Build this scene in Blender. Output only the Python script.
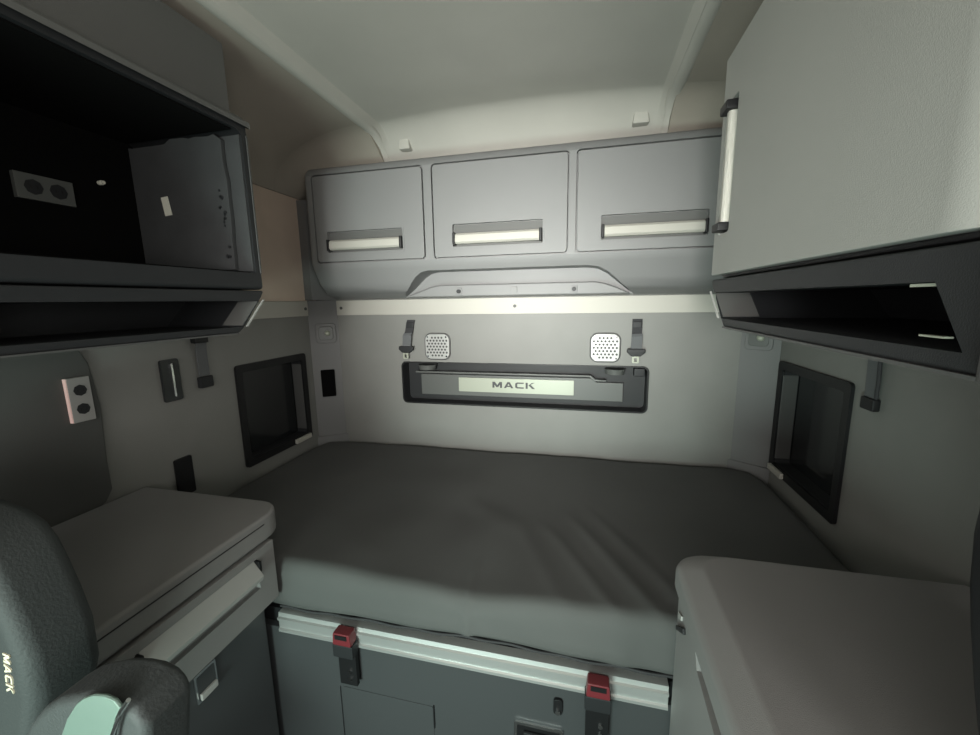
import bpy, bmesh, math, random
from mathutils import Vector, Matrix
for o in list(bpy.data.objects): bpy.data.objects.remove(o)
S = bpy.context.scene
COL = S.collection
# ---------------------------------------------------------------- camera
cd = bpy.data.cameras.new('camera'); cam = bpy.data.objects.new('camera', cd); COL.objects.link(cam)
cd.sensor_width = 36.0; cd.lens = 36.0 * 399.6 / 980.0; cd.clip_start = 0.02
yaw, pitch, roll = 0.23399614, -0.16665762, 0.01593807
Rm = Matrix.Rotation(yaw, 3, 'Z') @ Matrix.Rotation(pitch, 3, 'X') @ Matrix.Rotation(roll, 3, 'Y')
right, fwd, up = Rm.col[0], Rm.col[1], Rm.col[2]
M = Matrix((right, up, -fwd)).transposed().to_4x4()
M.translation = Vector((0.30, -1.80, 1.45)); cam.matrix_world = M
S.camera = cam
# ---------------------------------------------------------------- world, lights, exposure
W = bpy.data.worlds.new('world'); S.world = W; W.use_nodes = True
W.node_tree.nodes['Background'].inputs[0].default_value = (0.90, 0.90, 0.86, 1)
W.node_tree.nodes['Background'].inputs[1].default_value = 0.07
def area(name, loc, target, sx, sy, power, color, spread=180):
    l = bpy.data.lights.new(name, 'AREA'); l.shape = 'RECTANGLE'; l.size = sx; l.size_y = sy
    l.energy = power; l.color = color; l.spread = math.radians(spread)
    o = bpy.data.objects.new(name, l); COL.objects.link(o); o.location = loc
    o.rotation_euler = (Vector(target) - Vector(loc)).to_track_quat('-Z', 'Y').to_euler()
    return o
area('windshield_daylight', (-0.10, -2.86, 1.52), (0.0, 0.0, 1.45), 1.25, 0.55, 14.5, (1.0, 0.97, 0.91))
area('back_wall_spot', (0.10, -2.80, 1.44), (0.02, 0.0, 1.46), 0.35, 0.22, 5.2, (1.0, 0.99, 0.94), 42)  # added narrow spot standing in for daylight through a gap, brightens the back wall
area('low_dash_bounce', (-0.25, -2.8, 0.72), (0.05, 0.0, 0.68), 0.6, 0.4, 14.5, (0.76, 1.0, 0.90), 120)  # added low fill standing in for greenish light reflected off the dash
area('left_door_window_daylight', (-0.99, -2.40, 1.42), (0.7, -0.6, 1.40), 0.7, 0.40, 4, (1.0, 0.99, 0.93))
area('right_door_window_daylight', (0.99, -2.40, 1.42), (-0.7, -0.6, 1.40), 0.7, 0.40, 13, (1.0, 0.99, 0.93))
S.view_settings.view_transform = 'Standard'; S.view_settings.look = 'None'
S.view_settings.gamma = 1.0; S.view_settings.use_curve_mapping = False
S.view_settings.exposure = 0.14

# ---------------------------------------------------------------- materials
def mat(name, col, rough=0.6, metal=0.0, bump=0.0, scale=400.0, mottling=0.0, mscale=6.0, spec=0.5, coat=0.0, col2=None, aniso=None):
    m = bpy.data.materials.new(name); m.use_nodes = True
    nt = m.node_tree; b = nt.nodes['Principled BSDF']
    b.inputs['Base Color'].default_value = (*col, 1); b.inputs['Roughness'].default_value = rough
    b.inputs['Metallic'].default_value = metal; b.inputs['Specular IOR Level'].default_value = spec
    b.inputs['Coat Weight'].default_value = coat
    tc = nt.nodes.new('ShaderNodeTexCoord')
    if bump:
        n = nt.nodes.new('ShaderNodeTexNoise'); n.inputs['Scale'].default_value = scale; n.inputs['Detail'].default_value = 3
        bp = nt.nodes.new('ShaderNodeBump'); bp.inputs['Strength'].default_value = bump; bp.inputs['Distance'].default_value = 0.001
        if aniso:
            mp = nt.nodes.new('ShaderNodeMapping'); mp.inputs['Scale'].default_value = aniso
            nt.links.new(tc.outputs['Object'], mp.inputs['Vector']); nt.links.new(mp.outputs['Vector'], n.inputs['Vector'])
        else: nt.links.new(tc.outputs['Object'], n.inputs['Vector'])
        nt.links.new(n.outputs['Fac'], bp.inputs['Height']); nt.links.new(bp.outputs['Normal'], b.inputs['Normal'])
    if mottling:
        n2 = nt.nodes.new('ShaderNodeTexNoise'); n2.inputs['Scale'].default_value = mscale; n2.inputs['Detail'].default_value = 5
        r = nt.nodes.new('ShaderNodeValToRGB')
        c2 = col2 or col
        r.color_ramp.elements[0].position = 0.3; r.color_ramp.elements[1].position = 0.7
        r.color_ramp.elements[0].color = (*[c * (1 - mottling) for c in col], 1)
        r.color_ramp.elements[1].color = (*[min(1, c * (1 + mottling)) for c in c2], 1)
        nt.links.new(tc.outputs['Object'], n2.inputs['Vector']); nt.links.new(n2.outputs['Fac'], r.inputs['Fac'])
        nt.links.new(r.outputs['Color'], b.inputs['Base Color'])
    return m
MT = dict(
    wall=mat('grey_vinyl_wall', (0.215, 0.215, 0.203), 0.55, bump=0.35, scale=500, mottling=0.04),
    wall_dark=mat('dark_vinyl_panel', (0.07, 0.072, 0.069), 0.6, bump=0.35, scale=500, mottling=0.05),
    liner=mat('taupe_fabric_liner', (0.66, 0.53, 0.44), 0.9, bump=0.3, scale=900, mottling=0.05),
    upper_liner=mat('olive_brown_headliner', (0.36, 0.325, 0.28), 0.9, bump=0.2, scale=900, mottling=0.03),
    ceiling=mat('grey_headliner', (0.50, 0.485, 0.445), 0.9, bump=0.2, scale=900, mottling=0.03),
    plastic=mat('grey_moulded_plastic', (0.205, 0.205, 0.205), 0.5, bump=0.4, scale=700, mottling=0.02),
    plastic_l=mat('light_grey_cabinet_laminate', (0.34, 0.34, 0.32), 0.55, bump=0.3, scale=700, mottling=0.02),
    column=mat('column_grey', (0.16, 0.16, 0.16), 0.6, bump=0.3, scale=700),
    strip=mat('dark_satin_grey', (0.075, 0.075, 0.074), 0.5),
    plateau=mat('mid_dark_grey_plastic', (0.10, 0.105, 0.10), 0.45),
    fascia=mat('mid_grey_fascia', (0.11, 0.11, 0.106), 0.6, bump=0.3, scale=700),
    charcoal=mat('charcoal_plastic', (0.020, 0.021, 0.023), 0.5, spec=0.35, bump=0.35, scale=600),
    black=mat('black_plastic', (0.010, 0.010, 0.011), 0.45, spec=0.35),
    gloss=mat('black_gloss_plastic', (0.02, 0.022, 0.023), 0.22),
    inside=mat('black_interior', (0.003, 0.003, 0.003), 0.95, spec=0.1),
    alu=mat('brushed_aluminium', (0.48, 0.465, 0.42), 0.6, 0.1, bump=0.15, scale=60, aniso=(1, 40, 40)),
    rail=mat('anodised_rail_aluminium', (0.72, 0.73, 0.72), 0.35, 0.75, bump=0.1, scale=60, aniso=(1, 40, 40)),
    chrome=mat('chrome', (0.85, 0.86, 0.87), 0.15, 1.0),
    sheet=mat('charcoal_mattress_fabric', (0.092, 0.093, 0.091), 0.78, bump=0.25, scale=1400, mottling=0.06, mscale=4, spec=0.5),
    grey_handle=mat('satin_grey_handle', (0.40, 0.40, 0.385), 0.4),
    cabinet=mat('warm_grey_cabinet', (0.245, 0.24, 0.236), 0.6, bump=0.45, scale=800, mottling=0.03),
    panel=mat('dark_bunk_panel', (0.058, 0.062, 0.065), 0.33, bump=0.2, scale=900),
    red=mat('red_buckle', (0.16, 0.022, 0.028), 0.4),
    web=mat('black_webbing', (0.035, 0.035, 0.038), 0.8, bump=0.6, scale=900),
    web_g=mat('grey_webbing', (0.12, 0.125, 0.13), 0.75, bump=0.6, scale=900),
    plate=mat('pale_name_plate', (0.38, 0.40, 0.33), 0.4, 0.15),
    letter=mat('dark_lettering', (0.05, 0.05, 0.055), 0.5),
    cream=mat('cream_stitching', (0.62, 0.58, 0.44), 0.7),
    outlet=mat('grey_outlet_plastic', (0.30, 0.30, 0.29), 0.5),
    outlet_lit_edge=mat('pink_lit_edge', (0.95, 0.66, 0.62), 0.5),
    foam=mat('grey_foam_board', (0.045, 0.047, 0.049), 0.9, bump=0.6, scale=120, mottling=0.12, mscale=12),
    label=mat('cream_tag', (0.75, 0.74, 0.64), 0.6),
    leather=mat('dark_seat_leather', (0.032, 0.038, 0.038), 0.7, bump=0.8, scale=260),
    arm_reflection=mat('green_gloss_reflection', (0.12, 0.175, 0.15), 0.35),
    speaker=mat('silver_speaker_grille', (0.42, 0.42, 0.41), 0.4, 0.35),
    hole=mat('dark_hole', (0.07, 0.07, 0.07), 0.8),
    pane=mat('dark_window_glass', (0.012, 0.013, 0.014), 0.12),
    floor=mat('dark_rubber_floor', (0.03, 0.03, 0.03), 0.8, bump=0.4, scale=300),
)
# ---------------------------------------------------------------- mesh helpers
ROOT = {}
def cur(o):
    while o.parent: o = o.parent
    return o
def obj(name, bm, m, parent=None, smooth=38):
    bmesh.ops.recalc_face_normals(bm, faces=bm.faces)
    if parent is not None:
        loc = ROOT.get(cur(parent).name, Vector((0, 0, 0)))
        bmesh.ops.translate(bm, verts=bm.verts, vec=-loc)
    me = bpy.data.meshes.new(name); bm.to_mesh(me); bm.free()
    ms = m if isinstance(m, (list, tuple)) else [m]
    for q in ms: me.materials.append(MT[q])
    for p in me.polygons: p.use_smooth = True
    try: me.set_sharp_from_angle(angle=math.radians(smooth))
    except Exception: pass
    o = bpy.data.objects.new(name, me); COL.objects.link(o); o.parent = parent
    return o
def thing(name, label, cat, loc, group=None):
    o = bpy.data.objects.new(name, None); COL.objects.link(o); o.location = loc; o.empty_display_size = 0.05
    ROOT[o.name] = Vector(loc); o['label'] = label; o['category'] = cat
    if group: o['group'] = group
    return o
def tag(o, label, cat, group=None):
    o['label'] = label; o['category'] = cat
    if group: o['group'] = group
    return o
def recentre(o, loc):
    loc = Vector(loc)
    o.data.transform(Matrix.Translation(-loc)); o.location = loc
    ROOT[o.name] = loc
    return o
def struct(name, bm, m, parent=None):
    o = obj(name, bm, m, parent)
    if parent is None: o['kind'] = 'structure'
    return o
def dup(root, loc, rotz, label=None):
    r = root.copy(); COL.objects.link(r); r.location = loc; r.rotation_euler = (0, 0, rotz)
    if label: r['label'] = label
    for ch in list(root.children):
        c = ch.copy(); COL.objects.link(c); c.parent = r
        for g in ch.children:
            d = g.copy(); COL.objects.link(d); d.parent = c
    return r
def poly(bm, pts, axis, a, b, bevel=0.0, seg=2, mi=0):
    """prism: 2-D outline extruded along axis from a to b (x: pts=(y,z); y: pts=(x,z); z: pts=(x,y))"""
    def P(p, t):
        if axis == 'x': return (t, p[0], p[1])
        if axis == 'y': return (p[0], t, p[1])
        return (p[0], p[1], t)
    va = [bm.verts.new(P(p, a)) for p in pts]; vb = [bm.verts.new(P(p, b)) for p in pts]
    fs = [bm.faces.new(va), bm.faces.new(vb[::-1])]
    n = len(pts)
    for i in range(n): fs.append(bm.faces.new((va[i], vb[i], vb[(i + 1) % n], va[(i + 1) % n])))
    bmesh.ops.recalc_face_normals(bm, faces=fs)
    if bevel:
        es = set(e for f in fs for e in f.edges if e.calc_face_angle(0) > 0.5)
        r = bmesh.ops.bevel(bm, geom=list(es), offset=bevel, segments=seg, affect='EDGES', profile=0.5, clamp_overlap=True)
        fs = [f for f in fs if f.is_valid] + list(r['faces'])
    for f in fs: f.material_index = mi
    return fs
def box(bm, x0, x1, y0, y1, z0, z1, bevel=0.0, seg=2, mi=0):
    return poly(bm, [(x0, y0), (x1, y0), (x1, y1), (x0, y1)], 'z', z0, z1, bevel, seg, mi)
def B(*a, **k):
    bm = bmesh.new(); box(bm, *a, **k); return bm
def PR(*a, **k):
    bm = bmesh.new(); poly(bm, *a, **k); return bm
def rrect(u0, u1, v0, v1, r, n=6):
    out = []
    for cx, cy, a0 in ((u1 - r, v1 - r, 0), (u0 + r, v1 - r, 90), (u0 + r, v0 + r, 180), (u1 - r, v0 + r, 270)):
        for i in range(n + 1):
            a = math.radians(a0 + 90 * i / n); out.append((cx + r * math.cos(a), cy + r * math.sin(a)))
    return out
def cyl(bm, c, r, h, axis, n=20, r2=None, mi=0):
    c = Vector(c); ax = Vector(axis).normalized(); q = Vector((0, 0, 1)).rotation_difference(ax)
    fs0 = set(bm.faces)
    mtx = Matrix.Translation(c + ax * h / 2) @ q.to_matrix().to_4x4()
    bmesh.ops.create_cone(bm, cap_ends=True, segments=n, radius1=r, radius2=r if r2 is None else r2, depth=h, matrix=mtx)
    for f in bm.faces:
        if f not in fs0: f.material_index = mi
def tube(bm, pts, r, n=8):
    pts = [Vector(p) for p in pts]; rings = []
    for i, p in enumerate(pts):
        t = (pts[min(i + 1, len(pts) - 1)] - pts[max(i - 1, 0)]).normalized()
        a = t.orthogonal() if abs(t.z) > 0.9 else Vector((0, 0, 1)).cross(t)
        a.normalize(); b = t.cross(a)
        rr = r[i] if isinstance(r, (list, tuple)) else r
        rings.append([bm.verts.new(p + (a * math.cos(2 * math.pi * k / n) + b * math.sin(2 * math.pi * k / n)) * rr) for k in range(n)])
    for i in range(len(rings) - 1):
        for k in range(n): bm.faces.new((rings[i][k], rings[i][(k + 1) % n], rings[i + 1][(k + 1) % n], rings[i + 1][k]))
    bm.faces.new(rings[0][::-1]); bm.faces.new(rings[-1])
def ribbon(bm, path, width, thick, wdir):
    """flat webbing following path; wdir = width direction"""
    w = Vector(wdir).normalized() * width / 2; path = [Vector(p) for p in path]; rings = []
    for i, p in enumerate(path):
        t = (path[min(i + 1, len(path) - 1)] - path[max(i - 1, 0)]).normalized()
        n = t.cross(w).normalized() * thick / 2
        rings.append([bm.verts.new(p + a) for a in (w + n, -w + n, -w - n, w - n)])
    for i in range(len(rings) - 1):
        for k in range(4): bm.faces.new((rings[i][k], rings[i][(k + 1) % 4], rings[i + 1][(k + 1) % 4], rings[i + 1][k]))
    bm.faces.new(rings[0]); bm.faces.new(rings[-1][::-1])
def cut(o, *bms):
    """subtract solids (world coords) from a mesh object, keeping it one mesh"""
    loc = ROOT.get(cur(o).name, Vector((0, 0, 0))) if o.parent or o.name in ROOT else Vector((0, 0, 0))
    for bm in bms:
        bmesh.ops.recalc_face_normals(bm, faces=bm.faces)
        bmesh.ops.translate(bm, verts=bm.verts, vec=-loc)
        me = bpy.data.meshes.new('cutter'); bm.to_mesh(me); bm.free()
        for mm in o.data.materials: me.materials.append(mm)
        c = bpy.data.objects.new('cutter', me); COL.objects.link(c)
        par = o.parent; o.parent = None
        old_loc = o.location.copy(); o.location = (0, 0, 0)
        md = o.modifiers.new('b', 'BOOLEAN'); md.operation = 'DIFFERENCE'; md.solver = 'EXACT'; md.object = c
        dg = bpy.context.evaluated_depsgraph_get()
        new = bpy.data.meshes.new_from_object(o.evaluated_get(dg), depsgraph=dg)
        o.modifiers.clear(); o.data = new; o.parent = par; o.location = old_loc
        bpy.data.objects.remove(c)
    for p in o.data.polygons: p.use_smooth = True
    o.data.set_sharp_from_angle(angle=math.radians(38))
    return o
def text_bm(cap, wide, extrude):
    """the word MACK in bold extended capitals, each letter a set of solid strokes in XY, centred"""
    L = {'M': (1.15, [[(0, 0), (.24, 0), (.24, 1), (0, 1)], [(.91, 0), (1.15, 0), (1.15, 1), (.91, 1)], [(0, 1), (.30, 1), (.66, .28), (.49, .05)], [(1.15, 1), (.85, 1), (.49, .28), (.66, .05)]]),
         'A': (1.12, [[(0, 0), (.27, 0), (.66, 1), (.42, 1)], [(1.12, 0), (.85, 0), (.46, 1), (.70, 1)], [(.25, .20), (.87, .20), (.80, .40), (.32, .40)]]),
         'C': (1.0, [[(0, .18), (.24, .28), (.24, .72), (0, .82)], [(0, .82), (.24, .72), (.34, .79), (.20, 1)], [(.20, 1), (.34, .79), (1, .79), (1, 1)], [(0, .18), (.24, .28), (.34, .21), (.20, 0)], [(.20, 0), (.34, .21), (1, .21), (1, 0)]]),
         'K': (1.08, [[(0, 0), (.24, 0), (.24, 1), (0, 1)], [(.20, .40), (.42, .62), (1.02, 1), (.70, 1)], [(.33, .56), (.56, .68), (1.08, 0), (.76, 0)]])}
    bm = bmesh.new(); x = 0; k = 0
    for ch in 'MACK':
        w, polys = L[ch]
        for p in polys:
            poly(bm, [((x + a) * cap * wide, b * cap) for a, b in p], 'z', 0, extrude + k * 0.00004); k += 1
        x += w + .22
    W_ = (x - .22) * cap * wide
    for v in bm.verts: v.co.x -= W_ / 2; v.co.y -= cap / 2
    return bm

# ================================================================ STRUCTURE
struct('floor', B(-1.15, 1.15, -2.9, 0.14, -0.06, 0.0), 'floor')
wb = struct('wall_back', B(-1.12, 1.12, 0.0, 0.14, 0.0, 1.99), 'wall')
cut(wb, PR(rrect(-0.576, 0.571, 0.953, 1.157, 0.022), 'y', -0.05, 0.085))
struct('trim_8', B(-1.12, 1.12, 0.0, 0.14, 1.9905, 2.26), 'ceiling')
# side walls with window holes
WL = (-0.535, -0.131); WR = (-0.522, -0.092)
wl = struct('wall_left', B(-1.12, -1.03, -2.9, -0.001, 0.0, 1.46), 'wall')
cut(wl, PR(rrect(WL[0] + .008, WL[1] - .008, 0.798, 1.204, 0.012), 'x', -1.2, -0.9))
wr = struct('wall_right', B(1.03, 1.12, -2.9, -0.001, 0.0, 1.46), 'wall')
cut(wr, PR(rrect(WR[0] + .008, WR[1] - .008, 0.79, 1.20, 0.012), 'x', 0.9, 1.2))
# upper side liners: straight, then curving in to the ceiling bead
ZS = 1.935
def liner_profile(s):
    p = [(-1.03, ZS)]
    for i in range(1, 13):
        t = math.radians(90 * i / 13)
        p.append((-1.03 + 0.44 * (1 - math.cos(t)), ZS + (2.152 - ZS) * math.sin(t)))
    p += [(-0.59, 2.152)]
    inner = [(x * -s if s > 0 else x, z) for x, z in p]
    outer = [((-1.12) * (-s if s > 0 else 1), ZS), ((-1.12) * (-s if s > 0 else 1), 2.26), ((-0.59) * (-s if s > 0 else 1), 2.26)]
    return inner + outer[::-1]
for k, sg in ((1, -1), (2, 1)):
    x0, x1 = sorted((sg * 1.03, sg * 1.12)); struct('trim_%d' % k, B(x0, x1, -2.9, -0.001, 1.46, ZS - .0015, bevel=.002), 'liner')
for k, s_ in ((9, -1), (10, 1)):
    struct('trim_%d' % k, PR(liner_profile(s_), 'y', -2.9, -0.2205), 'upper_liner')
    pr = liner_profile(s_); ni = 15; bm = bmesh.new(); rings = []
    for j in range(10):
        y = -.22 + .218 * j / 9; dr_ = .15 * (1 - math.cos(math.pi / 2 * j / 9))
        ring = []
        for i_, p in enumerate(pr):
            if i_ < ni - 1:
                a_, b_ = Vector(pr[max(i_ - 1, 0)]), Vector(pr[min(i_ + 1, ni - 2)]); t_ = (b_ - a_).normalized()
                n_ = Vector((t_.y, -t_.x)) * (1 if s_ < 0 else -1)
                g_ = min(1, (p[1] - ZS) / .12) * dr_; ring.append((p[0] + n_.x * g_, max(ZS, p[1] + n_.y * g_)))
            else: ring.append(p)
        rings.append([bm.verts.new((q[0], y, q[1])) for q in ring])
    for a_, b_ in zip(rings, rings[1:]):
        for q in range(len(a_)): bm.faces.new((a_[q], a_[(q + 1) % len(a_)], b_[(q + 1) % len(a_)], b_[q]))
    bm.faces.new(rings[0]); bm.faces.new(rings[-1][::-1])
    struct('trim_%d' % (k + 2), bm, 'upper_liner')
# ceiling with beads at both sides and a cove running down to the rear wall
bm = bmesh.new()
xs = []
for i in range(61):
    x = -0.588 + 1.176 * i / 60
    d = min(x + 0.588, 0.588 - x)
    z = 2.178 + 0.022 * (1 - (x / 0.588) ** 2)
    if d < 0.05: z += -0.026 * math.sin(math.pi * min(1, d / 0.042)) ** 2 if d < 0.042 else 0
    xs.append((x, z))
ys = [-2.9, -2.0, -1.5, -1.0, -0.6, -0.4, -0.3, -0.22, -0.17] + [-0.17 + 0.02125 * k for k in range(1, 9)]
rows = []
for y in ys:
    drop = 0 if y < -0.17 else 0.13 * (1 - math.cos((y + 0.17) / 0.17 * math.pi / 2))
    rows.append([bm.verts.new((x, min(y, -0.002), z - drop)) for x, z in xs])
top = []
for j in range(len(rows) - 1):
    for i in range(60): bm.faces.new((rows[j][i], rows[j][i + 1], rows[j + 1][i + 1], rows[j + 1][i]))
b0 = [bm.verts.new((x, -2.9, 2.26)) for x in (-0.588, 0.588)]; b1 = [bm.verts.new((x, -0.002, 2.26)) for x in (-0.588, 0.588)]
bm.faces.new((b0[0], b0[1], b1[1], b1[0]))
bm.faces.new([b0[0]] + [r[0] for r in rows] + [b1[0]]); bm.faces.new([b0[1], b1[1]] + [r[-1] for r in rows][::-1])
bm.faces.new(rows[0][::-1] + [b0[0], b0[1]]); bm.faces.new(rows[-1] + [b1[1], b1[0]])
# moulded locator tabs in the cove
for x0, x1 in ((-0.50, -0.455), (0.462, 0.515)):
    poly(bm, [(x0 - .004, 2.10), (x1 + .004, 2.10), (x1 - .004, 2.158), (x0 + .004, 2.158)], 'y', -0.075, -0.03, 0.006)
struct('ceiling', bm, 'ceiling')
# broad soft bead along each edge of the ceiling, dying into the cove
for k, sg in ((3, -1), (4, 1)):
    bm = bmesh.new(); rings = []
    for y, dz in ((-2.89, 0), (-0.5, 0), (-0.20, -.002), (-0.14, -.012), (-0.08, -.04), (-0.03, -.10), (-0.004, -.16)):
        ring = []
        for q in range(9):
            a = math.pi * q / 8; ring.append(bm.verts.new((sg * (0.590 + .027 * math.cos(a)), y, 2.168 + dz - .020 * math.sin(a))))
        ring.append(bm.verts.new((sg * .565, y, 2.21 + dz * .3))); ring.append(bm.verts.new((sg * .615, y, 2.21 + dz * .3)))
        rings.append(ring)
    for a_, b_ in zip(rings, rings[1:]):
        n_ = len(a_)
        for q in range(n_): bm.faces.new((a_[q], a_[(q + 1) % n_], b_[(q + 1) % n_], b_[q]))
    bm.faces.new(rings[0]); bm.faces.new(rings[-1][::-1])
    struct('trim_%d' % k, bm, 'ceiling')
# corner columns (chamfers) with a wider foot and an upper infill beside the overhead cabinet
for k, s in ((5, -1), (6, 1)):
    bm = bmesh.new()
    poly(bm, [(s * 0.915, -0.001), (s * 1.029, -0.075), (s * 1.029, -0.001)], 'z', 0.765, 1.462, 0.0)
    poly(bm, [(s * 0.905, -0.001), (s * 1.029, -0.086), (s * 1.029, -0.001)], 'z', 0.60, 0.768, 0.0)
    poly(bm, [(s * 0.90, -0.001), (s * 0.99, -0.085), (s * 1.029, -0.085), (s * 1.029, -0.001)], 'z', 1.464, 1.925, 0.0)
    struct('trim_%d' % k, bm, 'column')
# dark quarter panel on the left wall, nearer the camera
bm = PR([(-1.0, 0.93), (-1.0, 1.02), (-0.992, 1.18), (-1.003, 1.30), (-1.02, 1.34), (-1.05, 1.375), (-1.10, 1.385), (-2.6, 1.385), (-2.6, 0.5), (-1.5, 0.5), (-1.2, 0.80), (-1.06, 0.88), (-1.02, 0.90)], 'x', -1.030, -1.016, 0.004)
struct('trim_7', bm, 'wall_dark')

# windows (side) -------------------------------------------------
def side_window(name, s, y0, y1, z0, z1):
    X = s * 1.03
    def bx(bm, a, b, *r, **k): box(bm, min(X - s * a, X - s * b), max(X - s * a, X - s * b), *r, **k)
    fr = bmesh.new(); xa, xb = (X - 0.012, X + 0.075) if s > 0 else (X - 0.075, X + 0.012)
    poly(fr, rrect(y0, y1, z0, z1, 0.014), 'x', X - s * 0.010, X - s * 0.0005, 0.003)
    poly(fr, rrect(y0 + .009, y1 - .009, z0 + .009, z1 - .009, 0.012), 'x', X - s * 0.004, X + s * 0.072)
    root = thing(name, '', '', (X, (y0 + y1) / 2, (z0 + z1) / 2)); del root['label']; del root['category']; root['kind'] = 'structure'
    # one frame with deep opening
    b2 = bmesh.new(); poly(b2, rrect(y0, y1, z0, z1, 0.014), 'x', X - s * 0.010, X - s * 0.0005)
    f = obj('window_bezel', b2, 'black', root)
    cut(f, PR(rrect(y0 + .028, y1 - .03, z0 + .03, z1 - .03, 0.010), 'x', X - s * 0.05, X + s * 0.05))
    fr.free()
    b3 = bmesh.new(); poly(b3, rrect(y0 + .010, y1 - .010, z0 + .010, z1 - .010, 0.012), 'x', X - s * 0.0004, X + s * 0.060)
    f2 = obj('window_frame', b3, 'charcoal', root)
    cut(f2, PR(rrect(y0 + .030, y1 - .032, z0 + .032, z1 - .032, 0.010), 'x', X - s * 0.05, X + s * 0.052))
    obj('pane', B(min(X + s * .046, X + s * .050), max(X + s * .046, X + s * .050), y0 + .032, y1 - .034, z0 + .034, z1 - .034), 'pane', root)
    obj('lit_reveal_strip', B(min(X - s * .006, X + s * .044), max(X - s * .006, X + s * .044), y1 - .036, y1 - .0325, z0 + .05, z1 - .05, bevel=.002), 'strip', root)  # lighter strip added for the light caught by the window reveal
    h = obj('window_latch', B(min(X - s * .011, X - s * .024), max(X - s * .011, X - s * .024), y1 - .128, y1 - .022, z0 + .004, z0 + .026, bevel=.003), 'alu', root)
    return root
side_window('window_1', -1, WL[0], WL[1], 0.790, 1.212)
side_window('window_2', 1, WR[0], WR[1], 0.782, 1.208)

# ================================================================ WALL RAILS
def screw(bm, c, axis, r=0.0075): cyl(bm, c, r, 0.003, axis, 10)
t = thing('mounting_rail', 'pale aluminium rail running across the back wall under the overhead cabinet', 'rail', (0, 0, 1.425), 'aluminium wall rails')
obj('rail_strip', B(-0.912, 0.912, -0.009, -0.0005, 1.388, 1.460, bevel=0.002), 'alu', t)
for x in (-0.885, -0.008, 0.87):
    bm = bmesh.new(); screw(bm, (x, -0.0092, 1.423), (0, -1, 0)); obj('screw', bm, 'strip', t)
for s, side in ((-1, 'left'), (1, 'right')):
    t = thing('mounting_rail', 'pale aluminium rail on the %s side wall running behind the shelf tray' % side, 'rail', (s * 1.03, -0.6, 1.425), 'aluminium wall rails')
    x0, x1 = sorted((s * 1.0295, s * 1.021))
    obj('rail_strip', B(x0, x1, -1.45, -0.080, 1.388, 1.460, bevel=0.002), 'alu', t)
    for y in (-0.10, -0.60):
        bm = bmesh.new(); screw(bm, (s * 1.0208, y, 1.423), (-s, 0, 0)); obj('screw', bm, 'strip', t)

# ================================================================ OVERHEAD CABINET (back wall)
oc = thing('overhead_cabinet', 'wide grey overhead cabinet with three flap doors across the back wall', 'cabinet', (0, -0.13, 1.46))
pro = [(-0.0015, 1.463), (-0.10, 1.466), (-0.16, 1.485), (-0.205, 1.53), (-0.235, 1.585), (-0.25, 1.615), (-0.25, 1.968), (-0.243, 1.988), (-0.225, 2.003), (-0.20, 2.01), (-0.0015, 2.02)]
body = obj('cabinet_body', PR(pro, 'x', -0.858, 0.858, 0.016, 4), 'plastic', oc)
DO = [(-0.817, -0.331), (-0.287, 0.229), (0.264, 0.775)]
cuts = []
for a, b in DO: cuts.append(PR(rrect(a - .0055, b + .0055, 1.6155, 1.9715, 0.016), 'y', -0.30, -0.232))
cuts.append(PR([(-0.52, 1.40), (-0.495, 1.463), (-0.445, 1.500), (-0.39, 1.550), (-0.36, 1.568), (-0.325, 1.574), (0.30, 1.574), (0.345, 1.568), (0.38, 1.550), (0.44, 1.500), (0.49, 1.463), (0.515, 1.40)], 'y', -0.35, -0.105))
for c in cuts: cut(body, c)
HP = [(-0.764, -0.421), (-0.210, 0.140), (0.348, 0.700)]
for (a, b), (h0, h1) in zip(DO, HP):
    bm = PR(rrect(a, b, 1.621, 1.966, 0.014), 'y', -0.2525, -0.234, 0.003)
    d = obj('door', bm, 'plastic', oc)
    cut(d, PR(rrect(h0, h1, 1.658, 1.743, 0.006), 'y', -0.30, -0.2365))
    bm = bmesh.new()
    poly(bm, rrect(h0 - .006, h1 + .006, 1.652, 1.749, 0.008), 'y', -0.2545, -0.2520)
    lip = obj('handle_surround', bm, 'plastic', d)
    cut(lip, PR(rrect(h0, h1, 1.658, 1.743, 0.006), 'y', -0.30, -0.20))
    bm = PR([(-0.238, 1.668), (-0.258, 1.668), (-0.266, 1.676), (-0.264, 1.700), (-0.256, 1.708), (-0.250, 1.706), (-0.250, 1.676), (-0.238, 1.676)], 'x', h0 + .012, h1 - .012, 0.0015)
    hd = obj('door_handle', bm, 'alu', d)
    obj('pocket_shade_insert', PR(rrect(h0 + .002, h1 - .002, 1.660, 1.741, 0.005), 'y', -0.2395, -0.2366), 'fascia', d)  # darker insert carrying the shade under the pocket's top edge
    for xa, xb in ((h0 + .002, h0 + .0118), (h1 - .0118, h1 - .002)):
        obj('end_cap', B(xa, xb, -0.268, -0.237, 1.664, 1.711, bevel=0.003), 'black', hd)
obj('hook_panel', PR([(-0.475, 1.468), (-0.40, 1.492), (-0.35, 1.510), (-0.31, 1.517), (0.33, 1.517), (0.37, 1.510), (0.42, 1.492), (0.47, 1.468)], 'y', -0.150, -0.1045, 0.006, 3), 'plastic', oc)
for x in (-0.222, 0.014, 0.255):
    hk = obj('hook_plate', PR(rrect(x - .013, x + .013, 1.476, 1.504, 0.005), 'y', -0.155, -0.1498, 0.002), 'plastic', oc)
    if x != 0.014:
        bm = bmesh.new(); cyl(bm, (x, -0.155, 1.489), 0.0085, 0.010, (0, -1, 0), 14); obj('stud', bm, 'charcoal', hk)

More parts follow.
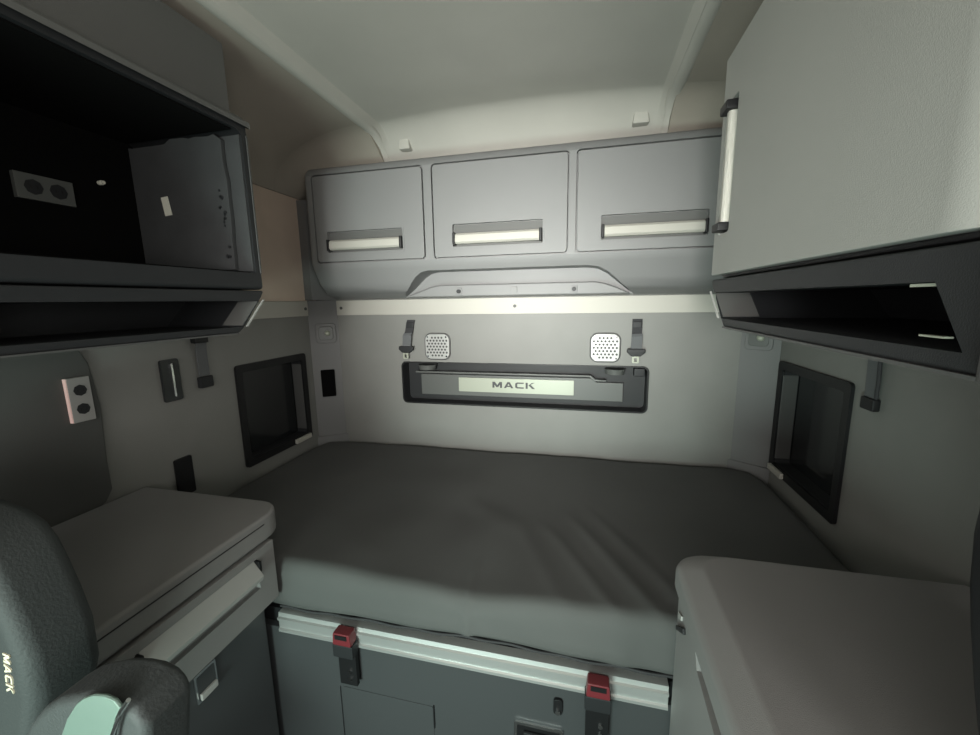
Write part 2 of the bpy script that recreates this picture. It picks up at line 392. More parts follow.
# ================================================================ SPEAKERS
def speaker(label, cx, cz):
    t = thing('wall_speaker', label, 'speaker', (cx, 0, cz), 'back wall speakers'); h = 0.065
    obj('speaker_rim', PR(rrect(cx - h, cx + h, cz - h, cz + h, 0.034, 8), 'y', -0.010, -0.0005, 0.004), 'strip', t)
    bm = PR(rrect(cx - h + .006, cx + h - .006, cz - h + .006, cz + h - .006, 0.028, 8), 'y', -0.0135, -0.009, 0.002)
    for r in range(-3, 4):
        for c in range(-3, 4):
            x = cx + c * 0.0160 + (0.0080 if r % 2 else 0); z = cz + r * 0.0142
            if abs(x - cx) > .052 or (abs(x - cx) > 0.034 and abs(z - cz) > .040): continue
            cyl(bm, (x, -0.0130, z), 0.0056, 0.0008, (0, -1, 0), 6, mi=1)
    obj('speaker_grille', bm, ['speaker', 'hole'], t)
    for a in (-1, 1):
        for b in (-1, 1):
            bm = bmesh.new(); cyl(bm, (cx + a * .046, -.0130, cz + b * .046), .0045, .003, (0, -1, 0), 10); obj('screw', bm, 'chrome', t)
speaker('square perforated silver speaker beside the left belt on the back wall', -0.384, 1.236)
speaker('square perforated silver speaker beside the right belt on the back wall', 0.388, 1.239)

# ================================================================ BACK WALL RESTRAINT BELTS
def belt(label, x, lean):
    t = thing('restraint_belt', label, 'belt', (x, 0, 1.36), 'restraint belts on the back wall')
    P = lambda dz, y, k=0: (x - lean * dz * 1.0, y, 1.362 - dz)
    bm = bmesh.new(); ribbon(bm, [P(0, -.003), P(.02, -.010), P(.05, -.012), P(.066, -.020)], 0.040, 0.004, (1, 0, 0)); obj('webbing', bm, 'web', t)
    bm = bmesh.new(); ribbon(bm, [P(.062, -.022), P(.072, -.030), P(.10, -.024), P(.128, -.020)], 0.044, 0.004, (1, 0, 0.05)); obj('webbing', bm, 'web_g', t)
    bm = B(x - lean * .02 - .018, x - lean * .02 + .018, -.016, -.010, 1.325, 1.352, bevel=.003); obj('anchor_plate', bm, 'charcoal', t)
    cx = x - lean * .135
    bm = PR([(cx - .036, 1.238), (cx + .036, 1.238), (cx + .038, 1.222), (cx + .018, 1.205), (cx - .018, 1.205), (cx - .038, 1.222)], 'y', -.034, -.012, .005); obj('buckle', bm, 'charcoal', t)
    cx = x - lean * .160
    b2 = PR(rrect(cx - .014, cx + .014, 1.176, 1.212, .005), 'y', -.025, -.021)
    tg = obj('tongue', b2, 'plate', t); cut(tg, PR(rrect(cx - .006, cx + .006, 1.182, 1.198, .003), 'y', -.05, 0))
belt('charcoal belt hanging at the left end of the back wall, tongue tilted left', -0.515, 0.17)
belt('charcoal belt hanging straight down at the right end of the back wall', 0.516, 0.02)

# ================================================================ WALL POCKET WITH NAME PLATE
wp = thing('wall_pocket', 'black recessed storage tray with a pale name plate in the back wall', 'shelf', (0, 0.04, 0.953))
b = PR(rrect(-0.579, 0.574, 0.950, 1.160, 0.026), 'y', -0.004, -0.0006, 0.0012)
z = obj('pocket_rim', b, 'black', wp); cut(z, PR(rrect(-0.573, 0.568, 0.956, 1.154, 0.022), 'y', -0.05, 0.05))
b = PR(rrect(-0.575, 0.570, 0.954, 1.156, 0.021), 'y', -0.0005, 0.084)
z = obj('pocket_liner', b, 'charcoal', wp)
cut(z, PR(rrect(-0.572, 0.567, 0.957, 1.153, 0.020), 'y', -0.05, 0.070))
# raised plateau holding the plate, with a lip
obj('plate_backing', PR([(-0.50, 0.985), (0.475, 0.985), (0.475, 1.072), (0.36, 1.072), (0.33, 1.09), (-0.50, 1.09)], 'y', 0.052, 0.0698, 0.003), 'plateau', wp)
obj('retaining_lip', PR([(-0.52, 1.098), (0.325, 1.098), (0.345, 1.080), (0.40, 1.080), (0.40, 1.088), (0.352, 1.090), (0.332, 1.108), (-0.52, 1.108)], 'y', 0.030, 0.0698, 0.003), 'plateau', wp)
pl = obj('name_plate', PR(rrect(-0.300, 0.257, 1.008, 1.078, 0.004), 'y', 0.046, 0.0515, 0.001), 'plate', wp)
bm = text_bm(0.029, 1.42, 0.0012)
bmesh.ops.rotate(bm, verts=bm.verts, cent=(0, 0, 0), matrix=Matrix.Rotation(math.radians(90), 3, 'X'))
bmesh.ops.translate(bm, verts=bm.verts, vec=(-0.026, 0.0459, 1.047)); obj('lettering', bm, 'letter', pl)
for x in (-0.455, 0.435):
    bm = bmesh.new(); cyl(bm, (x, 0.035, 1.118), 0.040, 0.024, (0, 0, 1), 24, 0.045); obj('cup_ring', bm, 'plateau', wp)
obj('end_bracket', B(0.515, 0.560, 0.02, 0.0698, 1.110, 1.146, bevel=.004), 'charcoal', wp)

# ================================================================ CORNER READING LAMPS AND SWITCH
def local_lamp():
    t = thing('reading_lamp', '', 'lamp', (0, 0, 0), 'corner reading lamps')
    obj('lamp_plate', PR(rrect(-.048, .048, -.050, .050, .018), 'y', -.010, -.0005, .004), 'column', t)
    z = obj('lamp_bezel', PR(rrect(-.034, .034, -.034, .034, .014), 'y', -.016, -.0095, .003), 'plateau', t)
    bm = bmesh.new(); bmesh.ops.create_uvsphere(bm, u_segments=20, v_segments=12, radius=.014, matrix=Matrix.Translation((.008, -.018, 0))); obj('swivel_bulb', bm, 'plate', t)
    return t
lm = local_lamp(); n = Vector((.546, -.838, 0))
lm.location = Vector((-0.966, -0.0335, 1.300)) + n * 0.0008; lm.rotation_euler = (0, 0, math.radians(33.1)); lm['label'] = 'small square lamp with chrome swivel bulb on the left corner column'
dup(lm, Vector((0.968, -0.0353, 1.290)) + Vector((-.546, -.838, 0)) * 0.0008, math.radians(-33.1), 'small square lamp with chrome swivel bulb on the right corner column')
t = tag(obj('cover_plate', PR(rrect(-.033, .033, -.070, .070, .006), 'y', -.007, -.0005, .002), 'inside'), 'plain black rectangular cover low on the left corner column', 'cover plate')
t.location = Vector((-0.972, -0.0375, 1.045)) + n * 0.0008; t.rotation_euler = (0, 0, math.radians(33.1))

# ================================================================ UPPER SIDE UNITS
# left: open cubby
cb = thing('open_cubby_cabinet', 'open black cubby cabinet high on the left wall, its door missing', 'cabinet', (-0.8, -1.15, 1.49))
b = B(-1.018, -0.600, -1.62, -0.808, 1.490, 1.932, bevel=0.010, seg=3)
z = obj('cabinet_shell', b, 'charcoal', cb)
cut(z, PR([(-1.60, 1.535), (-0.832, 1.535), (-0.832, 1.895), (-0.85, 1.905), (-1.60, 1.905)], 'x', -0.975, -0.5))
obj('end_liner', B(-0.969, -0.604, -.8365, -.8325, 1.541, 1.893), 'foam', cb)
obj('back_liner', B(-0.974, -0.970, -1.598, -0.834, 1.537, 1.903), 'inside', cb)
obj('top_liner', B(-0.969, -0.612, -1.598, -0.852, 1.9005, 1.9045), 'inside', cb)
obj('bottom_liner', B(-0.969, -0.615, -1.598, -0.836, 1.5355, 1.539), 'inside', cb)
obj('top_edge_trim', PR([(-0.640, 1.933), (-0.598, 1.933), (-0.590, 1.928), (-0.590, 1.915), (-0.612, 1.945), (-0.640, 1.948)], 'y', -1.62, -0.812, 0.001), 'fascia', cb)
obj('rim_strip', PR([(-0.818, 1.535), (-0.814, 1.535), (-0.814, 1.895), (-0.818, 1.895)], 'x', -0.600, -0.5975), 'strip', cb)
# fascia panels over both side units
for s, side in ((-1, 'left'), (1, 'right')):
    x0, x1 = sorted((s * 0.632, s * 0.66))
    o = obj('fascia_panel', B(x0, x1, -1.62, -0.826, 1.952, 2.118, bevel=0.003), 'fascia')
    recentre(o, (s * 0.645, -1.2, 1.952))
    tag(o, 'grey fascia panel between the %s cabinet top and the ceiling' % ('open left cubby' if s < 0 else 'closed right'), 'panel')
# contents of the cubby
bm = bmesh.new(); random.seed(4)
tops = [(-0.968, 1.890)] + [(-0.968 + 0.30 * i / 14, 1.888 + random.uniform(-.004, .004) + (0.008 if i > 6 else 0)) for i in range(1, 14)] + [(-0.672, 1.897), (-0.650, 1.882)]
rt = [(-0.648 + random.uniform(-.004, .003), 1.86 - k * 0.04) for k in range(8)]
poly(bm, tops + rt + [(-0.652, 1.545), (-0.968, 1.545)], 'y', -0.850, -0.8370, 0.002)
o = recentre(obj('foam_board', bm, 'foam'), (-0.81, -0.842, 1.545)); tag(o, 'worn grey insulation board standing at the far end of the open cubby', 'board')
o = recentre(obj('paper_tag', PR([(-0.873, 1.750), (-0.850, 1.752), (-0.842, 1.702), (-0.866, 1.700)], 'y', -0.8525, -0.8505), 'label'), (-0.857, -0.852, 1.70)); tag(o, 'small cream paper tag stuck on the grey board in the cubby', 'tag')
bm = bmesh.new()
for k in range(14):
    cx, cz = random.uniform(-.678, -.660), 1.56 + random.random() * .24
    cyl(bm, (cx, -.8505, cz), random.uniform(.003, .006), .0015, (0, -1, 0), 6)
o = recentre(obj('glue_residue', bm, 'charcoal'), (-.668, -.851, 1.56)); tag(o, 'dark dried glue blobs along the right edge of the grey board', 'glue'); o['kind'] = 'stuff'
def outlet(label, c, w, h, horizontal, X, edge=None, depth=0.012, m='plateau'):
    """duplex outlet facing +x, centred at c=(y,z)"""
    t = thing('power_outlet', label, 'outlet', (X, c[0], c[1]), 'duplex power outlets')
    obj('cover_plate', PR([(c[0] - w / 2, c[1] - h / 2), (c[0] + w / 2, c[1] - h / 2), (c[0] + w / 2, c[1] + h / 2), (c[0] - w / 2, c[1] + h / 2)], 'x', X, X + depth, .0015), m, t)
    for k in (-1, 1):
        cy, cz = (c[0] + k * w * .21, c[1]) if horizontal else (c[0], c[1] + k * h * .21)
        bm = bmesh.new(); cyl(bm, (X + depth - .0005, cy, cz), min(w, h) * .30, .002, (1, 0, 0), 8); sk = obj('socket', bm, 'charcoal', t)
        bm = bmesh.new()
        for q in (-1, 1): box(bm, X + depth + .0014, X + depth + .002, cy + q * .006 - .001, cy + q * .006 + .001, cz - .004, cz + .004)
        obj('slot', bm, 'black', sk)
    if edge: obj('lit_edge_strip', B(X + .0005, X + depth - .001, c[0] - w / 2 - .0020, c[0] - w / 2 + .0005, c[1] - h / 2 + .001, c[1] + h / 2 - .001), edge, t)  # pinkish light on the plate's side edge put into its colour
    return t
outlet('grey duplex power outlet inside the open cubby', (-1.058, 1.727), 0.110, 0.058, True, -0.9695)
outlet('upright duplex power outlet with a pale pink lit edge on the left wall', (-1.040, 1.206), 0.050, 0.120, False, -1.0155, 'outlet_lit_edge', .012, 'outlet')
bm = bmesh.new(); cyl(bm, (-0.9695, -0.935, 1.775), .006, .010, (1, 0, 0), 12); cyl(bm, (-0.9595, -0.935, 1.775), .0045, .006, (1, 0, 0), 12)
o = recentre(obj('pale_knob', bm, 'label'), (-.9695, -.935, 1.775)); tag(o, 'tiny pale knob beside the grey board inside the open cubby', 'knob')  # small pale knob, its use unknown
o = recentre(obj('switch_plate', PR(rrect(-1.215, -1.135, 1.775, 1.815, .006), 'x', -.9695, -.963, .001), 'plateau'), (-.9695, -1.17, 1.775)); tag(o, 'small grey plate above the outlet at the left picture edge in the cubby', 'plate')

# shelf trays under both units
def shelf_tray(s, X, yo, label, zb=1.374):
    t = thing('shelf_tray', label, 'shelf', (s * (X + .2), -1.15, 1.375), 'open shelf trays under the side cabinets')
    a = yo
    outer = [(a, 1.487), (a - .012, 1.468), (a - .085, zb + .011), (a - .100, zb), (-1.66, zb), (-1.66, 1.487)]
    x0, x1 = sorted((s * X, s * 1.018))
    z = obj('tray_body', PR(outer, 'x', x0, x1, 0.005, 2), 'charcoal', t)
    inner = [(a - .022, 1.459), (a - .088, zb + .016), (-1.435, zb + .016), (-1.40, 1.459)]
    c0, c1 = sorted((s * (X - .1), s * 0.86))
    cut(z, PR(inner, 'x', c0, c1))
    # lip along the slanted end and bottom edge, paler for the light it reflects
    g = sorted((s * (X - .001), s * (X - .004)))
    obj('lit_end_lip', PR([(a - .006, 1.462), (a - .012, 1.462), (a - .080, zb + .016), (a - .074, zb + .016)], 'x', g[0], g[1]), 'grey_handle', t)
    obj('lit_end_cheek', PR([(a - .0225, 1.4575), (a - .0245, 1.4575), (a - .0865, zb + .019), (a - .0845, zb + .019)], 'x', *sorted((s * (X + .004), s * (X + .070)))), 'fascia', t)  # light falling on the slanted inner wall put into this paler sheet
    obj('lit_bottom_lip', B(*sorted((s * (X - .002), s * (X + .004))), -1.64, a - .105, zb - .0025, zb + .001), 'strip', t)
    return t
shelf_tray(-1, 0.600, -0.810, 'long charcoal shelf tray with slanted end under the open left cubby')
tr = shelf_tray(1, 0.572, -0.800, 'long charcoal shelf tray with slanted end under the closed right cabinet', 1.390)
em = bmesh.new(); cyl(em, (.592, -1.488, 1.3905), .040, .096, (0, 0, 1), 40); obj('end_moulding', em, 'strip', tr)
obj('light_leak_strip', B(.575, .582, -1.398, -1.370, 1.4555, 1.4580), 'plate', tr)  # small pale bars standing for light leaking through slots
obj('light_leak_strip', B(.575, .582, -1.412, -1.388, 1.4145, 1.4160), 'plate', tr)

# right: closed cabinet
rc = thing('closed_side_cabinet', 'large closed grey cabinet high on the right wall', 'cabinet', (0.8, -1.1, 1.49))
obj('cabinet_body', B(0.592, 1.018, -1.50, -0.800, 1.490, 1.925, bevel=0.006), 'charcoal', rc)
# door: flat front, long rounded near edge
fp = [(0.5915, -0.796), (0.572, -0.796)]
for i in range(0, 9):
    a = math.radians(90 * i / 8); fp.append((0.572 + .075 * (1 - math.cos(a)), -1.395 - .075 * math.sin(a)))
fp += [(0.665, -1.470), (0.665, -1.455), (0.5915, -1.40)]
d = obj('door', PR(fp, 'z', 1.496, 1.928, 0.003), 'plastic_l', rc)
cut(d, PR(rrect(-0.888, -0.820, 1.578, 1.832, .008), 'x', 0.50, 0.5895))
hb = PR([(0.5895, -0.826), (0.576, -0.826), (0.570, -0.832), (0.566, -0.846), (0.566, -0.856), (0.570, -0.860), (0.5895, -0.862)], 'z', 1.600, 1.810, .0015)
h = obj('door_handle', hb, 'alu', d)
obj('end_cap', B(.558, .589, -.866, -.824, 1.8103, 1.828, bevel=.003), 'black', h); obj('end_cap', B(.558, .589, -.866, -.824, 1.583, 1.5997, bevel=.003), 'black', h)
# ================================================================ SIDE WALL FITTINGS (left)
t = thing('latch_bezel', 'black recessed latch with a silver pull line on the left wall', 'latch', (-1.03, -0.783, 1.205))
z = obj('bezel', PR(rrect(-0.814, -0.752, 1.136, 1.276, .008), 'x', -1.0295, -1.021, .002), 'gloss', t)
obj('pull_bar', PR(rrect(-0.785, -0.779, 1.152, 1.262, .0025), 'x', -1.0208, -1.014), 'chrome', t)
t = thing('hanging_strap', 'short charcoal strap hanging on the left wall between latch and window', 'strap', (-1.03, -0.67, 1.34), 'side wall straps')
bm = bmesh.new(); ribbon(bm, [(-1.027, -.672, 1.345), (-1.012, -.670, 1.335), (-1.020, -.668, 1.29), (-1.022, -.666, 1.20)], .040, .004, (0, 1, 0)); obj('webbing', bm, 'web_g', t)
obj('anchor', B(-1.0292, -1.006, -.697, -.645, 1.318, 1.350, bevel=.004), 'black', t)
obj('buckle', B(-1.0292, -1.010, -.692, -.642, 1.158, 1.198, bevel=.004), 'charcoal', t)
o = recentre(obj('rocker_switch', PR(rrect(-0.815, -0.755, 0.805, 0.938, .006), 'x', -1.0292, -1.020, .002), 'black'), (-1.03, -.785, .805)); tag(o, 'plain black switch block low on the left wall just above the cabinet', 'switch')
# right
t = thing('hanging_strap', 'grey strap with black buckle hanging on the right wall under the tray', 'strap', (1.03, -0.60, 1.36), 'side wall straps')
bm = bmesh.new(); ribbon(bm, [(1.027, -.598, 1.375), (1.012, -.60, 1.345), (1.018, -.600, 1.28), (1.020, -.602, 1.175)], .042, .004, (0, 1, .03)); obj('webbing', bm, 'web_g', t)
bm = bmesh.new(); tube(bm, [(1.012, -.628, 1.36), (1.010, -.632, 1.30), (1.012, -.634, 1.24), (1.016, -.628, 1.19)], .0045, 8); obj('cord', bm, 'web', t)
obj('buckle', B(1.010, 1.0292, -.628, -.578, 1.155, 1.188, bevel=.005), 'black', t)

# ================================================================ BUNK
# mattress: rounded block with crown and wrinkles
bm = bmesh.new(); NX, NY = 220, 100
x0, x1, y0, y1 = -1.015, 1.005, -0.960, -0.020
def smooth(e0, e1, v):
    t_ = max(0, min(1, (v - e0) / (e1 - e0))); return t_ * t_ * (3 - 2 * t_)
def ridge(x, y, ax, ay, bx, by, w, h):
    dx, dy = bx - ax, by - ay; L2 = dx * dx + dy * dy; u = ((x - ax) * dx + (y - ay) * dy) / L2
    px, py = ax + u * dx, ay + u * dy; dd = math.hypot(x - px, y - py)
    side = 1 if (dx * (y - ay) - dy * (x - ax)) > 0 else -1
    h *= .65
    return h * math.exp(-(dd / w) ** 2) * smooth(-.15, .25, u) * smooth(1.15, .75, u) + h * .5 * -math.exp(-((dd - w * 1.6 * side) / w) ** 2) * smooth(-.1, .3, u) * smooth(1.1, .7, u) * 0.5
def topz(x, y):
    z = 0.742
    z -= 0.012 * math.exp(-((x - .02) ** 2 / .16 + (y + .52) ** 2 / .05))         # sat-in hollow
    z -= 0.024 * math.exp(-((x + .02) / .20) ** 2) * smooth(-.62, -.97, y) * (1 + .2 * math.sin(x * 16))
    z += 0.010 * math.exp(-((x + .22) ** 2 / .05 + (y + .42) ** 2 / .02))
    for r in ((.20, -.62, .40, -.97, .018, .007), (.27, -.55, .50, -.97, .02, .009), (.33, -.50, .58, -.95, .018, .006),
              (.02, -.80, .03, -.99, .010, .005), (-.10, -.50, .12, -.66, .045, .006), (.10, -.60, .28, -.97, .022, .004), (-.5, -.7, -.25, -.9, .05, .003)):
        z += ridge(x, y, *r)
    z += 0.0015 * math.sin(x * 9 + y * 5) + 0.001 * math.sin(x * 23 - y * 11)
    return z
def inside(u, v):
    """map unit square to rounded footprint"""
    x = x0 + (x1 - x0) * u; y = y0 + (y1 - y0) * v
    r = .16
    for cx, cy, sx, sy in ((x0 + r, y1 - r, -1, 1), (x1 - r, y1 - r, 1, 1)):
        if (x - cx) * sx > 0 and (y - cy) * sy > 0:
            ax_, ay_ = abs(x - cx), abs(y - cy); m_ = max(ax_, ay_); l_ = math.hypot(ax_, ay_)
            k = m_ / l_ if l_ > 0 else 1; k = 1 - (1 - k) * .55
            x = cx + (x - cx) * k; y = cy + (y - cy) * k
    return x, y
def edge_t(n, N):
    # finer steps at the rim
    t_ = n / N; return t_
grid = []
for j in range(NY + 1):
    row = []
    for i in range(NX + 1):
        u, v = i / NX, j / NY
        x, y = inside(u, v)
        d = min(u * (x1 - x0), (1 - u) * (x1 - x0), v * (y1 - y0), (1 - v) * (y1 - y0))
        R_ = .035
        z = topz(x, y)
        if d < R_: z -= R_ - math.sqrt(max(0, R_ * R_ - (R_ - d) ** 2))
        row.append(bm.verts.new((x, y, z)))
    grid.append(row)
for j in range(NY):
    for i in range(NX): bm.faces.new((grid[j][i], grid[j][i + 1], grid[j + 1][i + 1], grid[j + 1][i]))
loop = grid[0][:] + [grid[j][NX] for j in range(1, NY + 1)] + grid[NY][::-1][1:] + [grid[j][0] for j in range(NY - 1, 0, -1)]
prev = loop; zl = [0.674, 0.655, 0.63, 0.616, 0.609]
for q, zz in enumerate(zl):
    new = []
    for v in loop:
        x, y = v.co.x, v.co.y
        wv = .006 * math.sin(x * 6.1 + 1) * (q / 4.0) + .004 * math.sin(x * 17) * (q / 4.0)
        wr_ = 0
        if abs(y - y0) < .001:
            wr_ = -.006 * math.exp(-((x - .03) / .014) ** 2) + .004 * math.sin(x * 14) * math.sin(q) - .004 * math.exp(-((x - .40) / .03) ** 2)
            bul = -.004 * math.sin(math.pi * min(1, q / 3))
        else: bul = 0; wv = 0
        new.append(bm.verts.new((x, y + wr_ + bul + (.012 if q == 4 and y < -.95 else 0), zz + (wv if q >= 3 else 0))))
    for k in range(len(loop)):
        bm.faces.new((prev[k], new[k], new[(k + 1) % len(loop)], prev[(k + 1) % len(loop)]))
    prev = new
bm.faces.new(prev)
bk = thing('mattress', 'dark grey sheet-covered bunk mattress filling the rear of the cab', 'mattress', (0, -0.49, 0.6))
obj('mattress_pad', bm, 'sheet', bk, 60)
bm = bmesh.new(); tube(bm, [(-0.52 + i * .02, -.9615 + .002 * math.sin(i), .6115 + .004 * math.sin(-.52 * 6.1 + i * .1222 + 1) + .002 * math.sin((-.52 + i * .02) * 17)) for i in range(53)], .0035, 6)
obj('sheet_hem', bm, 'web', bk)

bb = thing('bunk_base', 'dark bunk base with an aluminium front rail under the mattress', 'bed base', (0, -0.49, 0.0))
fp_ = obj('front_panel', B(-0.80, 0.80, -0.970, -0.950, 0.002, 0.545, bevel=.002), 'panel', bb)
cut(fp_, PR(rrect(-0.345, -0.062, 0.12, 0.395, .008), 'y', -1.0, -0.9645))
obj('bunk_deck', B(-1.02, 1.02, -0.948, -0.10, 0.50, 0.585), 'charcoal', bb)
rp = [(-.9705, .5405), (-.980, .5405), (-.980, .548), (-.976, .551), (-.976, .574), (-.981, .577), (-.981, .583), (-.976, .586), (-.974, .597), (-.9495, .5985), (-.9495, .5465), (-.9705, .5465)]
obj('front_rail', PR(rp, 'x', -0.518, 0.500), 'rail', bb)
dp = obj('access_door', PR(rrect(-0.338, -0.069, 0.127, 0.388, .006), 'y', -0.9665, -0.9640, .001), 'panel', bb)
obj('door_hinge', B(-.066, -.063, -.9735, -.9700, .33, .40), 'black', bb)
lt = obj('paddle_latch', PR(rrect(0.150, 0.272, 0.315, 0.416, .006), 'y', -0.976, -0.9702, .002), 'chrome', bb)
obj('latch_cup', PR(rrect(0.158, 0.264, 0.322, 0.408, .004), 'y', -0.9768, -0.9755), 'black', lt)
bm = B(.175, .245, -.986, -.9772, .365, .398, bevel=.003); obj('latch_paddle', bm, 'charcoal', lt)
bm = bmesh.new(); poly(bm, rrect(.247, .269, .462, .505, .008), 'y', -.978, -.9702, .002); kb = obj('lock_plate', bm, 'black', bb)
bm = bmesh.new(); cyl(bm, (.258, -.978, .474), .006, .006, (0, -1, 0), 12); obj('lock_screw', bm, 'chrome', kb)
def rail_buckle(label, x):
    t = thing('rail_buckle', label, 'buckle', (x, -0.985, .5), 'red buckles on the bunk rail')
    z = obj('red_button', PR([(x - .027, .568), (x + .027, .568), (x + .024, .604), (x - .024, .604)], 'y', -1.012, -0.9815, .004), 'red', t)
    obj('release_slot', B(x - .017, x + .017, -1.0135, -1.0115, .588, .600), 'black', z)
    obj('buckle_body', B(x - .029, x + .029, -1.010, -0.9815, .530, .5675, bevel=.003), 'charcoal', t)
    obj('anchor_strap', B(x - .026, x + .026, -.994, -.9815, .432, .5295, bevel=.002), 'black', t)
    obj('mount_block', B(x - .022, x + .022, -.981, -.9703, .436, .525), 'black', t)
    for zz in (.455, .478):
        bm = bmesh.new(); cyl(bm, (x + .008, -.994, zz), .0055, .004, (0, -1, 0), 12); obj('screw', bm, 'chrome', t)
rail_buckle('red-buttoned buckle on the bunk rail near the left cabinet', -0.297)
rail_buckle('red-buttoned buckle on the bunk rail near the right cabinet', 0.348)

# ================================================================ LOWER CABINETS
lc = thing('bedside_cabinet', 'grey bedside cabinet with pull-out drawer to the left of the bunk', 'cabinet', (-0.77, -1.2, 0.0))
obj('cabinet_base', B(-1.012, -0.545, -1.405, -0.992, 0.002, 0.648, bevel=.004), 'panel', lc)
obj('cabinet_carcass', B(-1.012, -0.522, -1.405, -0.978, 0.6485, 0.833), 'cabinet', lc)
def corner_plan(sg, xi, yr, ye, r=.055):
    p = [(sg * 1.012, ye), (sg * xi, ye)]
    for q in range(9):
        a = math.radians(90 * q / 8); p.append((sg * (xi + r - r * math.cos(a)), yr - r + r * math.sin(a)))
    return p + [(sg * 1.012, yr)]
obj('countertop', PR(corner_plan(-1, .506, -.918, -1.405, .07), 'z', 0.8335, 0.900, .009, 4), 'cabinet', lc)
obj('top_seam_strip', B(-.5095, -.5045, -1.40, -1.0, .8795, .8815), 'charcoal', lc)
dr = obj('drawer', B(-.5215, -.504, -1.403, -.978, .655, .826, bevel=.003), 'cabinet', lc)
cut(dr, B(-.5165, -.45, -1.325, -1.035, .722, .806, bevel=.0))
hp = [(-.515, .806), (-.505, .806), (-.478, .770), (-.482, .757), (-.488, .757), (-.487, .768), (-.510, .799), (-.515, .799)]
obj('drawer_pull', PR(hp, 'y', -1.318, -1.045, .0015), 'grey_handle', dr)
obj('pull_end', B(-.515, -.490, -1.0445, -1.036, .775, .804, bevel=.002), 'black', dr); obj('pull_end', B(-.515, -.490, -1.327, -1.3185, .775, .804, bevel=.002), 'black', dr)
lt = obj('paddle_latch', PR(rrect(-1.205, -1.150, .545, .618, .004), 'x', -.5448, -.5405, .001), 'chrome', lc)
obj('latch_cup', PR(rrect(-1.200, -1.155, .551, .612, .003), 'x', -.5404, -.5396), 'panel', lt)
obj('latch_lever', B(-.5395, -.532, -1.198, -1.157, .553, .570, bevel=.002), 'grey_handle', lt)

rcab = thing('bedside_cabinet', 'grey bedside cabinet with a wide sloping top edge to the right of the bunk', 'cabinet', (0.77, -1.2, 0.0))
obj('cabinet_base', B(0.530, 1.012, -1.62, -0.984, 0.002, 0.837, bevel=.004), 'cabinet', rcab)
tp = [(.500, .842), (.500, .872), (.5035, .884), (.512, .893), (.545, .902), (.556, .904), (1.012, .904), (1.012, .842)]
bm = bmesh.new()
def rc_plan(off, z, r=.06):
    yr = -.912 - off * .6; xi = .500 + off
    out = [(1.012, -1.62, z), (xi, -1.62, z)]
    for q in range(9):
        a = math.radians(90 * q / 8); out.append((xi + r - r * math.cos(a), yr - r + r * math.sin(a), z))
    return [bm.verts.new(p) for p in out + [(1.012, yr, z)]]
lv_ = [rc_plan(0, .842), rc_plan(0, .874), rc_plan(.004, .884), rc_plan(.012, .890), rc_plan(.042, .904), rc_plan(.052, .906)]
for a_, b_ in zip(lv_, lv_[1:]):
    for q in range(len(a_)): bm.faces.new((a_[q], a_[(q + 1) % len(a_)], b_[(q + 1) % len(a_)], b_[q]))
bm.faces.new(lv_[0]); bm.faces.new(lv_[-1])
ct = obj('countertop', bm, 'cabinet', rcab)
d = obj('door', B(.504, .5295, -1.615, -.984, .02, .836, bevel=.004), 'cabinet', rcab)
cut(d, PR([(-1.115, .90), (-1.115, .836), (-1.135, .806), (-1.40, .784), (-1.42, .836), (-1.42, .90)], 'x', .45, .524))
lv = obj('latch_lever', PR([(-1.000, .776), (-1.006, .770), (-1.058, .806), (-1.052, .815)], 'x', .498, .5038, .0015), 'charcoal', d)
obj('latch_tab', PR([(-1.010, .800), (-1.030, .812), (-1.030, .822), (-1.008, .815)], 'x', .500, .5038, .001), 'grey_handle', d)

# ================================================================ SEATS
def rounded_back(bm, xa, xb, ya, yb, za, zb, r, lean=0.0):
    poly(bm, rrect(xa, xb, za, zb, r, 8), 'y', ya, yb, min(.035, (yb - ya) / 2.3), 4)
    for v in bm.verts: v.co.y += -(v.co.z - za) * lean
def smooth_back(bm): pass
st = thing('driver_seat', 'dark leather seat back with cream lettering at the bottom left corner', 'seat', (-0.62, -1.50, 0.0))
so = [(-.52, .46), (-.478, .761), (-.415, .916), (-.412, .986), (-.425, 1.04), (-.439, 1.082), (-.452, 1.115), (-.473, 1.142), (-.505, 1.158), (-.551, 1.167), (-.65, 1.177), (-.82, 1.16), (-.90, 1.10), (-.93, 1.0), (-.93, .46)]
sb = obj('backrest', PR(so, 'y', -1.50, -1.412, .022, 5), 'leather', st)
bm = bmesh.new(); poly(bm, rrect(-0.90, -0.40, -2.02, -1.52, .09), 'z', .38, .50, .04, 4); obj('seat_cushion', bm, 'leather', st)
bm = bmesh.new(); box(bm, -.80, -.48, -1.95, -1.56, .0, .379, .02); obj('pedestal', bm, 'charcoal', st)
bm = text_bm(0.0125, 1.0, .0015)
bmesh.ops.rotate(bm, verts=bm.verts, cent=(0, 0, 0), matrix=Matrix.Rotation(math.radians(90), 3, 'X'))
bmesh.ops.rotate(bm, verts=bm.verts, cent=(0, 0, 0), matrix=Matrix.Rotation(math.radians(99), 3, 'Y'))
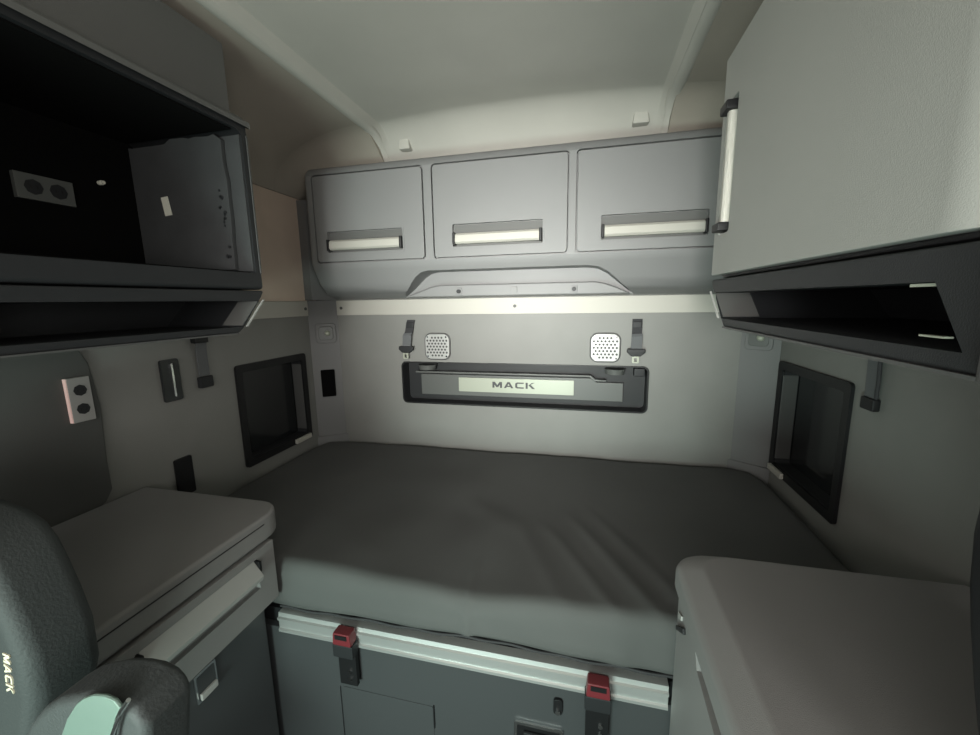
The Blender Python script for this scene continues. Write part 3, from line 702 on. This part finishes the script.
bmesh.ops.translate(bm, verts=bm.verts, vec=(-.4435, -1.4998, .965)); obj('lettering', bm, 'cream', sb)
ao = [(-.39, .80), (-.347, .911), (-.318, .958), (-.285, 1.000), (-.262, 1.022), (-.235, 1.040), (-.191, 1.057), (-.165, 1.062), (-.146, 1.063), (-.128, 1.058), (-.117, 1.048), (-.113, 1.035), (-.125, .973), (-.16, .80)]
ar = obj('armrest', PR(ao, 'y', -1.56, -1.507, .010, 4), 'leather', st)
obj('reflection_patch', PR([(-.262, .90), (-.250, .955), (-.228, 1.003), (-.212, 1.030), (-.194, 1.052), (-.182, 1.062), (-.166, 1.070), (-.150, 1.073), (-.138, 1.071), (-.132, 1.064), (-.137, 1.052), (-.148, 1.032), (-.157, 1.010), (-.164, .975), (-.172, .90)], 'y', -1.5645, -1.5600, .002), 'arm_reflection', ar)  # green light reflected on the armrest, put into this patch's colour
bm = bmesh.new(); tube(bm, [(-.117, -1.5650, 1.078), (-.1255, -1.5665, 1.067), (-.1340, -1.567, 1.053), (-.1435, -1.567, 1.034), (-.1510, -1.567, 1.012), (-.158, -1.567, .975), (-.164, -1.567, .92)], .0022, 8); obj('chrome_trim', bm, 'chrome', ar)

ps = thing('passenger_seat', 'black seat back edge with small buttons at the right picture edge', 'seat', (0.8, -1.42, 0.9))
obj('backrest', PR([(.680, .910), (.652, 1.052), (.640, 1.108), (.629, 1.167), (.623, 1.205), (.619, 1.251), (.620, 1.301), (.628, 1.335), (.65, 1.358), (.69, 1.366), (.92, 1.366), (.96, 1.33), (.97, .910)], 'y', -1.455, -1.405, .010, 4), 'black', ps)
for zz, xx, m_ in ((1.262, .640, 'grey_handle'), (1.238, .643, 'red')):
    bm = bmesh.new(); cyl(bm, (xx, -1.455, zz), .0022, .002, (0, -1, 0), 8); obj('snap_button', bm, m_, ps)

# planar faces keep flat normals beside their rounded edges
for o in list(COL.objects):
    if o.type == 'MESH' and o.name not in ('mattress_pad',):
        w = o.modifiers.new('weighted_normals', 'WEIGHTED_NORMAL'); w.keep_sharp = True; w.weight = 90
